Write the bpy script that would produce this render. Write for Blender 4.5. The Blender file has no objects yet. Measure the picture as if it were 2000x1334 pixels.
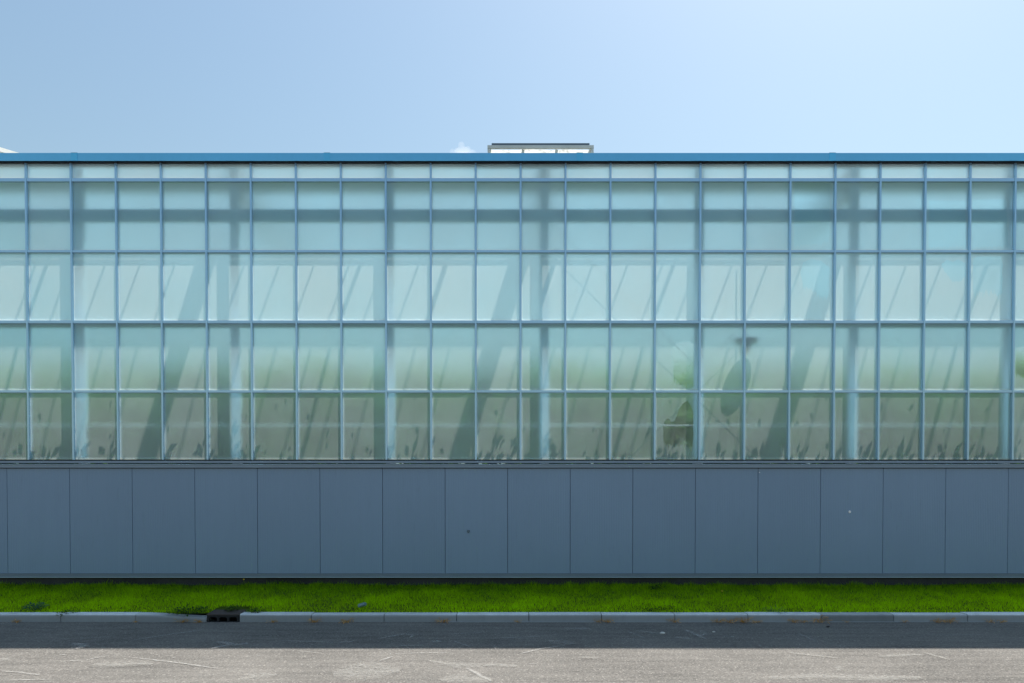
import bpy, bmesh, math, random
import numpy as np
from mathutils import Vector, noise as mnoise

random.seed(7)
rng = np.random.default_rng(11)
scene = bpy.context.scene
COL = scene.collection

# ------------------------------------------------------------------ camera
EYE = 1.78
cam_data = bpy.data.cameras.new("camera")
cam_data.sensor_width = 36.0
cam_data.lens = 36.0 * 1340 / 2000
cam_data.shift_y = 0.1570
cam_data.clip_start = 0.05
cam_data.clip_end = 6000
cam = bpy.data.objects.new("camera", cam_data)
COL.objects.link(cam)
cam.location = (0, 0, EYE)
cam.rotation_euler = (math.radians(90 - 0.9), 0, 0)
scene.camera = cam

# ------------------------------------------------------------------ sun and sky
TO_SUN = Vector((0.70, 1.0, 2.266)).normalized()
SUN_EL = math.asin(TO_SUN.z)
SUN_AZ = math.atan2(TO_SUN.x, TO_SUN.y)
world = bpy.data.worlds.new("World")
scene.world = world
world.use_nodes = True
wn = world.node_tree
wn.nodes.clear()
w_out = wn.nodes.new("ShaderNodeOutputWorld")
w_bg = wn.nodes.new("ShaderNodeBackground")
w_sky = wn.nodes.new("ShaderNodeTexSky")
w_sky.sky_type = 'NISHITA'
w_sky.sun_disc = False
w_sky.sun_elevation = SUN_EL
w_sky.sun_rotation = SUN_AZ
w_sky.altitude = 50
w_sky.air_density = 1.9
w_sky.dust_density = 1.6
w_sky.ozone_density = 2.0
w_bg.inputs["Strength"].default_value = 0.084
w_tint = wn.nodes.new("ShaderNodeMix")
w_tint.data_type = 'RGBA'
w_tint.blend_type = 'MULTIPLY'
w_tint.inputs[0].default_value = 1.0
w_tint.inputs[7].default_value = (0.97, 1.03, 1.04, 1)
wn.links.new(w_sky.outputs[0], w_tint.inputs[6])
wn.links.new(w_tint.outputs[2], w_bg.inputs[0])
wn.links.new(w_bg.outputs[0], w_out.inputs[0])

sun_data = bpy.data.lights.new("sun", 'SUN')
sun_data.energy = 5.0
sun_data.angle = math.radians(0.8)
sun_data.color = (1.0, 0.94, 0.86)
sun = bpy.data.objects.new("sun", sun_data)
COL.objects.link(sun)
sun.rotation_euler = TO_SUN.to_track_quat('Z', 'Y').to_euler()
sun.location = (20, 30, 60)

scene.view_settings.view_transform = 'Standard'
scene.view_settings.look = 'None'
scene.view_settings.exposure = 0.60
scene.view_settings.gamma = 1.0
scene.view_settings.use_curve_mapping = False
scene.render.engine = 'CYCLES'
scene.cycles.max_bounces = 10
scene.cycles.diffuse_bounces = 4
scene.cycles.glossy_bounces = 4
scene.cycles.transmission_bounces = 6
scene.cycles.transparent_max_bounces = 16
scene.cycles.volume_bounces = 3
scene.cycles.caustics_refractive = True
scene.cycles.sample_clamp_indirect = 6.0
scene.cycles.use_denoising = True

# ------------------------------------------------------------------ helpers
class NT:
    """tiny node-tree writer"""
    def __init__(self, name):
        self.m = bpy.data.materials.new(name)
        self.m.use_nodes = True
        self.t = self.m.node_tree
        self.t.nodes.clear()
        self.out = self.n("ShaderNodeOutputMaterial")

    def n(self, typ, _props=None, **ins):
        nd = self.t.nodes.new(typ)
        for k, v in (_props or {}).items():
            setattr(nd, k, v)
        for k, v in ins.items():
            key = k.replace("_", " ")
            self.set(nd, key, v)
        return nd

    def set(self, nd, key, v):
        sock = nd.inputs[key] if not isinstance(key, int) else nd.inputs[key]
        if hasattr(v, "is_output") or isinstance(v, bpy.types.NodeSocket):
            self.t.links.new(v, sock)
        else:
            sock.default_value = v

    def math(self, op, a, b=0.0, c=None, clamp=False):
        nd = self.t.nodes.new("ShaderNodeMath")
        nd.operation = op
        nd.use_clamp = clamp
        self.set(nd, 0, a)
        self.set(nd, 1, b)
        if c is not None:
            self.set(nd, 2, c)
        return nd.outputs[0]

    def maprange(self, v, a, b, c, d):
        nd = self.t.nodes.new("ShaderNodeMapRange")
        self.set(nd, 0, v)
        for i, x in enumerate((a, b, c, d)):
            self.set(nd, i + 1, x)
        return nd.outputs[0]

    def mixc(self, f, a, b, mode='MIX'):
        nd = self.t.nodes.new("ShaderNodeMix")
        nd.data_type = 'RGBA'
        nd.blend_type = mode
        self.set(nd, 0, f)
        self.set(nd, 6, a)
        self.set(nd, 7, b)
        return nd.outputs[2]

    def mixs(self, f, a, b):
        nd = self.t.nodes.new("ShaderNodeMixShader")
        self.set(nd, 0, f)
        self.t.links.new(a, nd.inputs[1])
        self.t.links.new(b, nd.inputs[2])
        return nd.outputs[0]

    def coord(self, which="Object", scale=(1, 1, 1)):
        c = self.n("ShaderNodeTexCoord")
        mp = self.n("ShaderNodeMapping")
        mp.inputs["Scale"].default_value = scale
        self.t.links.new(c.outputs[which], mp.inputs[0])
        return mp.outputs[0]

    def world_pos(self, scale=(1, 1, 1)):
        g = self.n("ShaderNodeNewGeometry")
        mp = self.n("ShaderNodeMapping")
        mp.inputs["Scale"].default_value = scale
        self.t.links.new(g.outputs["Position"], mp.inputs[0])
        return mp.outputs[0]

    def noise(self, vec, scale, detail=3.0, rough=0.55):
        nd = self.n("ShaderNodeTexNoise", Scale=scale, Detail=detail, Roughness=rough)
        self.t.links.new(vec, nd.inputs["Vector"])
        return nd.outputs[0]

    def ramp(self, f, stops):
        nd = self.n("ShaderNodeValToRGB")
        el = nd.color_ramp.elements
        while len(el) < len(stops):
            el.new(0.5)
        for e, (p, c) in zip(el, stops):
            e.position = p
            e.color = (*c, 1.0) if len(c) == 3 else c
        self.set(nd, 0, f)
        return nd.outputs[0]

    def bump(self, h, strength=0.3, dist=0.01):
        nd = self.n("ShaderNodeBump", Strength=strength, Distance=dist)
        self.t.links.new(h, nd.inputs["Height"])
        return nd.outputs[0]

    def attr(self, name, typ='GEOMETRY'):
        nd = self.n("ShaderNodeAttribute")
        nd.attribute_type = typ
        nd.attribute_name = name
        return nd

    def done(self, surface=None, volume=None):
        if surface is not None:
            self.t.links.new(surface, self.out.inputs[0])
        if volume is not None:
            self.t.links.new(volume, self.out.inputs[1])
        return self.m


def rgba(c):
    return (c[0], c[1], c[2], 1.0)


def paint(name, col, rough=0.45, metal=0.0, var=0.08, scale=3.0, spec=0.5, bump=0.0):
    k = NT(name)
    p = k.world_pos()
    a = k.noise(p, scale, 4.0)
    b = k.noise(p, scale * 14, 3.0)
    f = k.math('ADD', k.math('MULTIPLY', a, 0.7), k.math('MULTIPLY', b, 0.3))
    lo = rgba([x * (1 - var) for x in col])
    hi = rgba([min(1, x * (1 + var)) for x in col])
    c = k.mixc(k.maprange(f, 0.3, 0.7, 0, 1), lo, hi)
    s = k.n("ShaderNodeBsdfPrincipled", Roughness=rough, Metallic=metal)
    k.set(s, "Base Color", c)
    k.set(s, "Specular IOR Level", spec)
    if bump:
        k.set(s, "Normal", k.bump(b, 0.3, bump))
    return k.done(s.outputs[0])


class MB:
    def __init__(self):
        self.v, self.f, self.mi = [], [], []

    def box(self, x0, x1, y0, y1, z0, z1, mi=0):
        b = len(self.v)
        self.v += [(x0, y0, z0), (x1, y0, z0), (x1, y1, z0), (x0, y1, z0),
                   (x0, y0, z1), (x1, y0, z1), (x1, y1, z1), (x0, y1, z1)]
        for q in ((0, 3, 2, 1), (4, 5, 6, 7), (0, 1, 5, 4), (1, 2, 6, 5), (2, 3, 7, 6), (3, 0, 4, 7)):
            self.f.append(tuple(b + i for i in q))
            self.mi.append(mi)
        return self

    def prism_x(self, prof, x0, x1):
        """extrude a (y,z) profile (counter-clockwise seen from +X) along X"""
        b = len(self.v)
        n = len(prof)
        self.v += [(x0, y, z) for y, z in prof] + [(x1, y, z) for y, z in prof]
        for i in range(n):
            j = (i + 1) % n
            self.f.append((b + i, b + j, b + n + j, b + n + i)); self.mi.append(0)
        self.f.append(tuple(b + i for i in range(n))[::-1]); self.mi.append(0)
        self.f.append(tuple(b + n + i for i in range(n))); self.mi.append(0)
        return self

    def bar(self, p, q, w, h, up=(0, 0, 1)):
        p, q = Vector(p), Vector(q)
        d = (q - p).normalized()
        s = d.cross(Vector(up))
        if s.length < 1e-5:
            s = d.cross(Vector((1, 0, 0)))
        s.normalize()
        u = s.cross(d).normalized()
        b = len(self.v)
        for c in (p, q):
            for a, e in ((-1, -1), (1, -1), (1, 1), (-1, 1)):
                self.v.append(tuple(c + s * (a * w / 2) + u * (e * h / 2)))
        for qd in ((0, 1, 2, 3), (7, 6, 5, 4), (0, 4, 5, 1), (1, 5, 6, 2), (2, 6, 7, 3), (3, 7, 4, 0)):
            self.f.append(tuple(b + i for i in qd)); self.mi.append(0)
        return self

    def tube(self, pts, rad, n=10):
        pts = [Vector(p) for p in pts]
        rads = rad if isinstance(rad, (list, tuple)) else [rad] * len(pts)
        b = len(self.v)
        for i, p in enumerate(pts):
            d = (pts[min(i + 1, len(pts) - 1)] - pts[max(i - 1, 0)]).normalized()
            ref = Vector((0, 0, 1)) if abs(d.z) < 0.9 else Vector((1, 0, 0))
            s = d.cross(ref).normalized(); u = s.cross(d)
            for k in range(n):
                a = 2 * math.pi * k / n
                self.v.append(tuple(p + (s * math.cos(a) + u * math.sin(a)) * rads[i]))
        for i in range(len(pts) - 1):
            for k in range(n):
                j = (k + 1) % n
                self.f.append((b + i * n + k, b + i * n + j, b + (i + 1) * n + j, b + (i + 1) * n + k)); self.mi.append(0)
        self.f.append(tuple(b + k for k in range(n))[::-1]); self.mi.append(0)
        e = b + (len(pts) - 1) * n
        self.f.append(tuple(e + k for k in range(n))); self.mi.append(0)
        return self

    def quad(self, a, b_, c, d):
        b = len(self.v)
        self.v += [tuple(a), tuple(b_), tuple(c), tuple(d)]
        self.f.append((b, b + 1, b + 2, b + 3)); self.mi.append(0)
        return self

    def build(self, name, mats, parent=None, bevel=0.0, smooth=False):
        me = bpy.data.meshes.new(name)
        me.from_pydata(self.v, [], self.f)
        if not isinstance(mats, (list, tuple)):
            mats = [mats]
        for m in mats:
            me.materials.append(m)
        if len(mats) > 1:
            me.polygons.foreach_set("material_index", self.mi)
        if smooth:
            me.polygons.foreach_set("use_smooth", [True] * len(me.polygons))
        me.update()
        bm = bmesh.new(); bm.from_mesh(me)
        bmesh.ops.recalc_face_normals(bm, faces=bm.faces)
        bm.to_mesh(me); bm.free()
        o = bpy.data.objects.new(name, me)
        COL.objects.link(o)
        if parent is not None:
            o.parent = parent
            o.matrix_parent_inverse.identity()
        if bevel:
            md = o.modifiers.new("bevel", 'BEVEL')
            md.width = bevel; md.segments = 2; md.limit_method = 'ANGLE'
        return o


def recenter(o, c):
    """move the origin of a mesh (built in world coordinates) to c"""
    c = Vector(c)
    o.data.transform(__import__("mathutils").Matrix.Translation(-c))
    o.location = c
    return o


def empty(name, loc):
    o = bpy.data.objects.new(name, None)
    COL.objects.link(o)
    o.location = loc
    o.empty_display_size = 0.2
    return o


def tag(o, label=None, cat=None, group=None, kind=None):
    if label: o["label"] = label
    if cat: o["category"] = cat
    if group: o["group"] = group
    if kind: o["kind"] = kind
    return o

# ------------------------------------------------------------------ materials
def m_asphalt(name, lo, hi, seed):
    k = NT(name)
    p = k.world_pos()
    po = k.n("ShaderNodeVectorMath", {"operation": 'ADD'})
    k.set(po, 0, p); po.inputs[1].default_value = (seed, seed * 0.7, 0)
    p = po.outputs[0]
    big = k.noise(p, 0.55, 4.0)
    st = k.n("ShaderNodeMapping"); st.inputs["Scale"].default_value = (0.6, 5.0, 1)
    k.t.links.new(p, st.inputs[0])
    streak = k.noise(st.outputs[0], 1.6, 4.0)
    mid = k.noise(p, 38.0, 3.0, 0.6)
    vor = k.n("ShaderNodeTexVoronoi", Scale=75.0); k.t.links.new(p, vor.inputs["Vector"])
    agg = k.n("ShaderNodeSeparateColor"); k.t.links.new(vor.outputs["Color"], agg.inputs[0])
    f = k.math('ADD', k.math('MULTIPLY', big, 0.40), k.math('MULTIPLY', streak, 0.50))
    f = k.math('ADD', f, k.math('MULTIPLY', mid, 0.10))
    f = k.math('ADD', f, k.math('MULTIPLY', k.math('SUBTRACT', agg.outputs[0], 0.5), 0.28))
    c = k.ramp(f, [(0.28, lo), (0.5, [(a + b) / 2 for a, b in zip(lo, hi)]), (0.72, hi)])
    # dark pits and pale stones between the aggregate
    pit = k.maprange(k.noise(p, 60.0, 2.0), 0.30, 0.40, 1.0, 0.0)
    c = k.mixc(k.math('MULTIPLY', pit, 0.75), c, rgba([x * 0.38 for x in lo]))
    stone = k.maprange(agg.outputs[1], 0.93, 0.97, 0.0, 1.0)
    c = k.mixc(k.math('MULTIPLY', stone, 0.35), c, rgba((0.5, 0.47, 0.43)))
    s = k.n("ShaderNodeBsdfPrincipled", Roughness=0.92)
    k.set(s, "Base Color", c)
    k.set(s, "Specular IOR Level", 0.06)
    h = k.math('ADD', k.math('MULTIPLY', vor.outputs["Distance"], -0.8), k.math('MULTIPLY', mid, 0.6))
    k.set(s, "Normal", k.bump(h, 0.6, 0.006))
    return k.done(s.outputs[0])


M_ROAD = m_asphalt("asphalt", (0.104, 0.100, 0.094), (0.226, 0.214, 0.197), 0)
M_ROAD2 = m_asphalt("asphalt_patch", (0.112, 0.098, 0.097), (0.222, 0.198, 0.190), 31)
M_FIELD = paint("field_soil", (0.16, 0.15, 0.12), 0.95, var=0.25, scale=0.3)
M_SOIL = paint("soil", (0.065, 0.10, 0.008), 0.95, var=0.35, scale=6.0, spec=0.1)
M_BLACK = paint("black_strip", (0.012, 0.014, 0.018), 0.7)
M_FRAME = paint("frame_paint", (0.42, 0.64, 0.84), 0.34, metal=0.8, var=0.05, scale=1.5)
M_FASCIA = paint("fascia_paint", (0.20, 0.56, 0.80), 0.28, metal=0.9, var=0.06, scale=0.8)
M_FASCIA2 = paint("joint_cover_paint", (0.16, 0.57, 0.82), 0.3, metal=0.9, var=0.06)
M_SILL = paint("sill_paint", (0.23, 0.31, 0.40), 0.42, var=0.08)
M_SILL2 = paint("sill_lip_paint", (0.30, 0.40, 0.50), 0.25, metal=0.3, var=0.15, scale=0.7)
M_BASE = paint("flashing_paint", (0.15, 0.205, 0.26), 0.42, var=0.08)
M_CONC = paint("dark_concrete", (0.045, 0.05, 0.058), 0.9, var=0.45, scale=1.2)
M_POST = paint("post_paint", (0.72, 0.88, 0.96), 0.4, var=0.03)
M_WHITE = paint("white_paint", (0.78, 0.78, 0.76), 0.45, var=0.04)
M_BEAM = paint("beam_paint", (0.42, 0.66, 0.76), 0.45, var=0.04)
M_STEEL = paint("galvanised_steel", (0.55, 0.57, 0.58), 0.4, metal=0.4, var=0.08)
M_GREY = paint("grey_aluminium", (0.62, 0.63, 0.60), 0.45, metal=0.2, var=0.1)
M_DGREY = paint("slate_aluminium", (0.12, 0.16, 0.20), 0.45, metal=0.2, var=0.1)
M_FLOOR = paint("ground_cover_fabric", (0.22, 0.24, 0.22), 0.9, var=0.1)
M_DARK = paint("dark_metal", (0.12, 0.17, 0.21), 0.5)
M_IRON = paint("cast_iron", (0.014, 0.015, 0.018), 0.75, var=0.3, scale=9, bump=0.004)
M_VOID = paint("drain_dark", (0.006, 0.006, 0.008), 0.9)
M_TINT = paint("tarnished_foil", (0.20, 0.30, 0.34), 0.35, metal=0.5, var=0.3, scale=20)
M_STONE = paint("pale_stone", (0.62, 0.60, 0.55), 0.8, var=0.1, scale=60)
M_DSTONE = paint("dark_stone", (0.02, 0.02, 0.022), 0.8, var=0.1, scale=60)


def m_panel():
    k = NT("ribbed_cladding")
    p = k.world_pos()
    col = (0.235, 0.34, 0.475)
    oi = k.n("ShaderNodeObjectInfo")
    big = k.noise(p, 0.8, 4.0)
    ps = k.world_pos((1, 1, 0.06))
    streak = k.noise(ps, 9.0, 4.0)
    f = k.math('ADD', k.math('MULTIPLY', big, 0.55), k.math('MULTIPLY', streak, 0.25))
    f = k.math('ADD', f, k.math('MULTIPLY', k.math('SUBTRACT', oi.outputs["Random"], 0.5), 0.18))
    c = k.mixc(k.maprange(f, 0.3, 0.7, 0, 1), rgba([x * 0.95 for x in col]), rgba([x * 1.05 for x in col]))
    # faint drip dirt
    drip = k.noise(k.world_pos((1, 1, 0.12)), 22.0, 3.0)
    c = k.mixc(k.math('MULTIPLY', k.maprange(drip, 0.62, 0.8, 0, 1), 0.10), c, rgba((0.10, 0.115, 0.12)))
    s = k.n("ShaderNodeBsdfPrincipled", Roughness=0.5)
    k.set(s, "Base Color", c)
    k.set(s, "Specular IOR Level", 0.35)
    w = k.n("ShaderNodeTexWave", {"wave_type": 'BANDS', "bands_direction": 'X'}, Scale=11.5, Distortion=0.0)
    k.t.links.new(p, w.inputs["Vector"])
    k.set(s, "Normal", k.bump(w.outputs[1], 0.35, 0.004))
    return k.done(s.outputs[0])


M_PANEL = m_panel()


def m_concrete(name, col, stain=0.4):
    k = NT(name)
    p = k.world_pos()
    oi = k.n("ShaderNodeObjectInfo")
    a = k.noise(p, 2.3, 5.0); b = k.noise(p, 40.0, 4.0, 0.65)
    d = k.noise(k.world_pos((1, 1, 0.35)), 9.0, 4.0)
    f = k.math('ADD', k.math('MULTIPLY', a, 0.5), k.math('MULTIPLY', b, 0.5))
    f = k.math('ADD', f, k.math('MULTIPLY', k.math('SUBTRACT', oi.outputs["Random"], 0.5), 0.25))
    c = k.mixc(k.maprange(f, 0.3, 0.7, 0, 1), rgba([x * 0.78 for x in col]), rgba([x * 1.16 for x in col]))
    c = k.mixc(k.math('MULTIPLY', k.maprange(d, 0.5, 0.72, 0, 1), stain), c, rgba([x * 0.55 for x in col]))
    pore = k.maprange(k.noise(p, 130.0, 2.0), 0.3, 0.38, 1, 0)
    c = k.mixc(k.math('MULTIPLY', pore, 0.4), c, rgba([x * 0.4 for x in col]))
    # face painted darker and top left pale, as the sky lights the top
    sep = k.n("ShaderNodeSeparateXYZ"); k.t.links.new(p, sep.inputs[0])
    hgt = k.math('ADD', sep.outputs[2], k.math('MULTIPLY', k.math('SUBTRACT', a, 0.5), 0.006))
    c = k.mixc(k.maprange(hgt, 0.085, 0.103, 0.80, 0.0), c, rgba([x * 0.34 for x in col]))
    s = k.n("ShaderNodeBsdfPrincipled", Roughness=0.88)
    k.set(s, "Base Color", c)
    k.set(s, "Normal", k.bump(b, 0.35, 0.004))
    return k.done(s.outputs[0])


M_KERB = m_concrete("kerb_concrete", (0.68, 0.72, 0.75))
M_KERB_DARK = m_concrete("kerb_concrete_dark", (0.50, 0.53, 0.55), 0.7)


def m_glass(wall=False):
    """whitewashed, condensation-covered pane: 'frost' is how much of the pane is
    covered by the diffusing film (an attribute of the mesh)"""
    k = NT("frosted_glass")
    at = k.attr("frost").outputs["Fac"]
    oi = k.n("ShaderNodeObjectInfo")
    p = k.world_pos()
    fine = k.noise(k.world_pos((1, 1, 0.05)), 120.0, 3.0)
    cloudy = k.noise(p, 2.2, 4.0)
    drops = k.noise(k.world_pos((1, 1, 0.45)), 70.0, 3.0)
    fr = k.math('ADD', at, k.math('MULTIPLY', k.math('SUBTRACT', oi.outputs["Random"], 0.5), 0.13))
    fr = k.math('ADD', fr, k.math('MULTIPLY', k.math('SUBTRACT', fine, 0.5), 0.16))
    fr = k.math('ADD', fr, k.math('MULTIPLY', k.math('SUBTRACT', cloudy, 0.5), 0.24))
    fr = k.math('ADD', fr, k.math('MULTIPLY', k.math('SUBTRACT', drops, 0.5), 0.12), clamp=True)
    tr = k.n("ShaderNodeBsdfTranslucent"); tr.inputs[0].default_value = (0.94, 1.0, 0.95, 1)
    df = k.n("ShaderNodeBsdfDiffuse")
    geo = k.n("ShaderNodeNewGeometry")     # outer face is tinted blue for the sky's light, inner face the white wash
    k.set(df, 0, k.mixc(geo.outputs["Backfacing"], rgba((0.56, 0.84, 0.97)), rgba((0.97, 0.97, 0.95))))
    # the wash also throws light forward in a broad lobe around the sun's direction
    fw = k.n("ShaderNodeBsdfRefraction", IOR=1.5, Roughness=1.0)
    fw.inputs["Color"].default_value = (0.95, 0.97, 0.93, 1)
    scat = k.mixs(k.maprange(at, 0.74, 0.94, 0.57, 0.12), k.mixs(0.36, tr.outputs[0], fw.outputs[0]), df.outputs[0])
    rf = k.n("ShaderNodeBsdfRefraction", IOR=1.32)
    k.set(rf, "Color", k.mixc(k.maprange(at, 0.08, 0.35, 0, 1), rgba((0.86, 0.91, 0.92)), rgba((0.50, 0.86, 0.98))))
    k.set(rf, "Roughness", k.maprange(at, 0.02, 0.40, 0.16, 0.75))
    body = k.mixs(fr, rf.outputs[0], scat)
    gl = k.n("ShaderNodeBsdfGlossy", Roughness=0.10)
    gl.inputs[0].default_value = (0.9, 0.95, 1.0, 1)
    fres = k.n("ShaderNodeFresnel", IOR=1.45)
    k.set(fres, "Normal", k.bump(k.noise(p, 1.1, 2.0), 0.02, 0.05))
    sh = k.mixs(fres.outputs[0], body, gl.outputs[0])
    return k.done(sh)


def m_clear(name, tint=(0.95, 0.97, 0.97), gloss=0.05):
    k = NT(name)
    t = k.n("ShaderNodeBsdfTransparent"); t.inputs[0].default_value = rgba(tint)
    g = k.n("ShaderNodeBsdfGlossy", Roughness=0.05)
    return k.done(k.mixs(gloss, t.outputs[0], g.outputs[0]) if gloss else t.outputs[0])


M_GLASS = m_glass()
M_REAR = m_clear("pane_rear", (1, 1, 1), 0.0)
def m_roof():
    """roof panes mostly clear, with a diffusing share added to spread light indoors"""
    k = NT("roof_glass")
    t = k.n("ShaderNodeBsdfTransparent"); t.inputs[0].default_value = (0.93, 0.97, 0.97, 1)
    d = k.n("ShaderNodeBsdfTranslucent"); d.inputs[0].default_value = (0.90, 0.95, 0.97, 1)
    g = k.n("ShaderNodeBsdfGlossy", Roughness=0.05)
    a = k.mixs(0.17, t.outputs[0], d.outputs[0])
    return k.done(k.mixs(0.05, a, g.outputs[0]))


M_ROOFGLASS = m_roof()


def m_leaf(name, lo, hi, trans=0.35, rough=0.55):
    k = NT(name)
    a = k.attr("tint").outputs["Fac"]
    c = k.ramp(a, [(0.0, lo), (1.0, hi)])
    s = k.n("ShaderNodeBsdfPrincipled", Roughness=rough)
    k.set(s, "Base Color", c); k.set(s, "Specular IOR Level", 0.06)
    t = k.n("ShaderNodeBsdfTranslucent")
    k.set(t, 0, k.mixc(0.35, c, rgba((hi[0] * 1.5, hi[1] * 1.5, hi[2]))))
    return k.done(k.mixs(trans, s.outputs[0], t.outputs[0]))


M_GRASS = m_leaf("grass_blade", (0.07, 0.19, 0.004), (0.60, 0.90, 0.003), 0.5)
M_WEED = m_leaf("weed_leaf", (0.035, 0.10, 0.05), (0.11, 0.22, 0.12), 0.2)
M_WEED2 = m_leaf("dark_weed_leaf", (0.02, 0.055, 0.012), (0.07, 0.13, 0.015), 0.2)
M_DRY = m_leaf("dry_weed", (0.45, 0.22, 0.06), (0.85, 0.52, 0.18), 0.3)
M_CROP = m_leaf("crop_leaf", (0.045, 0.115, 0.012), (0.18, 0.36, 0.030), 0.5)
M_YEL = paint("flower_yellow", (0.85, 0.62, 0.05), 0.6)

# ------------------------------------------------------------------ ground and road
GY = 9.33            # kerb face
WALL_Y = 11.0        # glazing plane
g = MB().quad((-400, -400, -0.03), (400, -400, -0.03), (400, 600, -0.03), (-400, 600, -0.03)).build("ground", M_FIELD)
tag(g, kind="structure")

road = MB().quad((-70, -14, 0), (70, -14, 0), (70, GY + 0.02, 0), (-70, GY + 0.02, 0)).build("road", M_ROAD)
tag(road, kind="structure")
# older strip with a ragged joint in the foreground
mb = MB()
xs = np.linspace(-30, 30, 400)
ys = [6.36 + 0.030 * mnoise.noise((x * 0.9, 3.1, 0)) + 0.018 * mnoise.noise((x * 7.0, 1.7, 0)) for x in xs]
b = len(mb.v)
for x, y in zip(xs, ys):
    mb.v += [(x, -14, 0.004), (x, y, 0.004)]
for i in range(len(xs) - 1):
    mb.f.append((2 * i, 2 * i + 2, 2 * i + 3, 2 * i + 1)); mb.mi.append(0)
mb.build("old_asphalt_strip", M_ROAD2, road)


def gp(px, py, z=0.0):
    """a point on the road from the survey of the photograph"""
    th = math.radians(0.9); c, s = math.cos(th), math.sin(th)
    t = (960 + 1340 * math.tan(th) - py) / 1340
    zr = z - EYE
    Y = zr * (c + t * s) / (t * c - s)
    return ((px - 1000) * (Y * c - zr * s) / 1340, Y)


def m_scuff(name, col, amount, stretch):
    k = NT(name)
    p = k.world_pos()
    n1 = k.noise(p, 26.0, 4.0, 0.7)
    n2 = k.noise(p, 140.0, 2.0, 0.6)
    a = k.attr("edge").outputs["Fac"]
    f = k.math('ADD', k.math('MULTIPLY', n1, 0.6), k.math('MULTIPLY', n2, 0.4))
    f = k.math('ADD', f, k.math('MULTIPLY', k.math('SUBTRACT', a, 1.0), 0.15))
    al = k.math('MULTIPLY', k.maprange(f, 0.34, 0.54, 0, 1), amount)
    d = k.n("ShaderNodeBsdfDiffuse"); d.inputs[0].default_value = rgba(col)
    t = k.n("ShaderNodeBsdfTransparent")
    return k.done(k.mixs(al, t.outputs[0], d.outputs[0]))


M_SCUFF = m_scuff("scuff", (0.44, 0.43, 0.41), 0.66, 1)
M_SMEAR = m_scuff("smear", (0.46, 0.45, 0.42), 0.34, 1)


def strokes(name, items, material, z):
    verts, faces, edge = [], [], []
    for pts, w in items:
        pw = [Vector((*gp(*p), z)) for p in pts]
        # resample
        fine = []
        for a, b_ in zip(pw[:-1], pw[1:]):
            n = max(2, int((b_ - a).length / 0.05))
            fine += [a.lerp(b_, i / n) for i in range(n)]
        fine.append(pw[-1])
        N = len(fine)
        base = len(verts)
        for i, q in enumerate(fine):
            d = (fine[min(i + 1, N - 1)] - fine[max(i - 1, 0)]).normalized()
            s = Vector((-d.y, d.x, 0))
            t = i / (N - 1)
            ww = (1.5 if q.y > 7.75 else 0.8) * w * (0.35 + 0.65 * math.sin(math.pi * min(1, max(0, t))) ** 0.6) * (1 + 0.5 * mnoise.noise((q.x * 3, q.y * 3, w)))
            off = s * (0.25 * w * mnoise.noise((q.x * 4 + 9, q.y * 4, 0)))
            for k_, e in ((-1, 0.0), (0, 1.0), (1, 0.0)):
                verts.append(tuple(q + off + s * (k_ * ww)))
                edge.append(e)
        for i in range(N - 1):
            for k_ in (0, 1):
                a = base + i * 3 + k_
                faces.append((a, a + 1, a + 4, a + 3))
    me = bpy.data.meshes.new(name)
    me.from_pydata(verts, [], faces)
    at = me.attributes.new("edge", 'FLOAT', 'POINT')
    at.data.foreach_set("value", edge)
    me.materials.append(material)
    o = bpy.data.objects.new(name, me); COL.objects.link(o); o.parent = road
    return o


S1 = [([(154, 1248), (213, 1244.5)], .018), ([(262, 1251), (325, 1241), (397, 1231)], .022), ([(550, 1252), (651, 1256), (690, 1253)], .018),
      ([(257, 1286), (283, 1287.5), (350, 1296), (427, 1307)], .03), ([(0, 1311.5), (38, 1314), (77, 1319.5)], .03), ([(0, 1330), (100, 1328)], .02),
      ([(585, 1273), (627, 1276.5)], .016), ([(115, 1279), (133, 1280)], .015), ([(737, 1248.5), (790, 1239), (807, 1241.5), (800, 1247)], .02),
      ([(769, 1262.5), (822, 1261)], .02), ([(874, 1240), (961, 1234.5)], .014), ([(955, 1248), (1056, 1244)], .016), ([(886, 1252.7), (920, 1265)], .015),
      ([(1017, 1278), (1056, 1268), (1098, 1262)], .024), ([(772, 1278), (877, 1275)], .02), ([(742, 1292), (766, 1283)], .03), ([(702, 1302), (712, 1297.5)], .02),
      ([(912, 1306), (958, 1331)], .045), ([(1227, 1234.5), (1261, 1248)], .018), ([(1212, 1248.5), (1257, 1250)], .014), ([(1338, 1231), (1378, 1248.5)], .035),
      ([(1405, 1243), (1440, 1244.5)], .02), ([(1478, 1259), (1492, 1266)], .016), ([(1538, 1238), (1632, 1253)], .014), ([(1557, 1237), (1598, 1255.5)], .014),
      ([(1666, 1224), (1683, 1220)], .014), ([(1814, 1241.5), (1916, 1241)], .012), ([(140, 1257), (165, 1262), (150, 1269)], .05), ([(423, 1254), (455, 1259), (413, 1268)], .05),
      ([(451, 1262), (487, 1257)], .05), ([(129, 1292), (161, 1290.5)], .03), ([(168, 1290.5), (199, 1283)], .03), ([(337, 1287), (342, 1284)], .012), ([(964, 1264), (969, 1270)], .008),
      ([(500, 1283), (511, 1280)], .012), ([(1032, 1298), (1049, 1298)], .03), ([(965, 1262), (968, 1268)], .01), ([(300, 1225), (312, 1226)], .012)]
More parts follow.
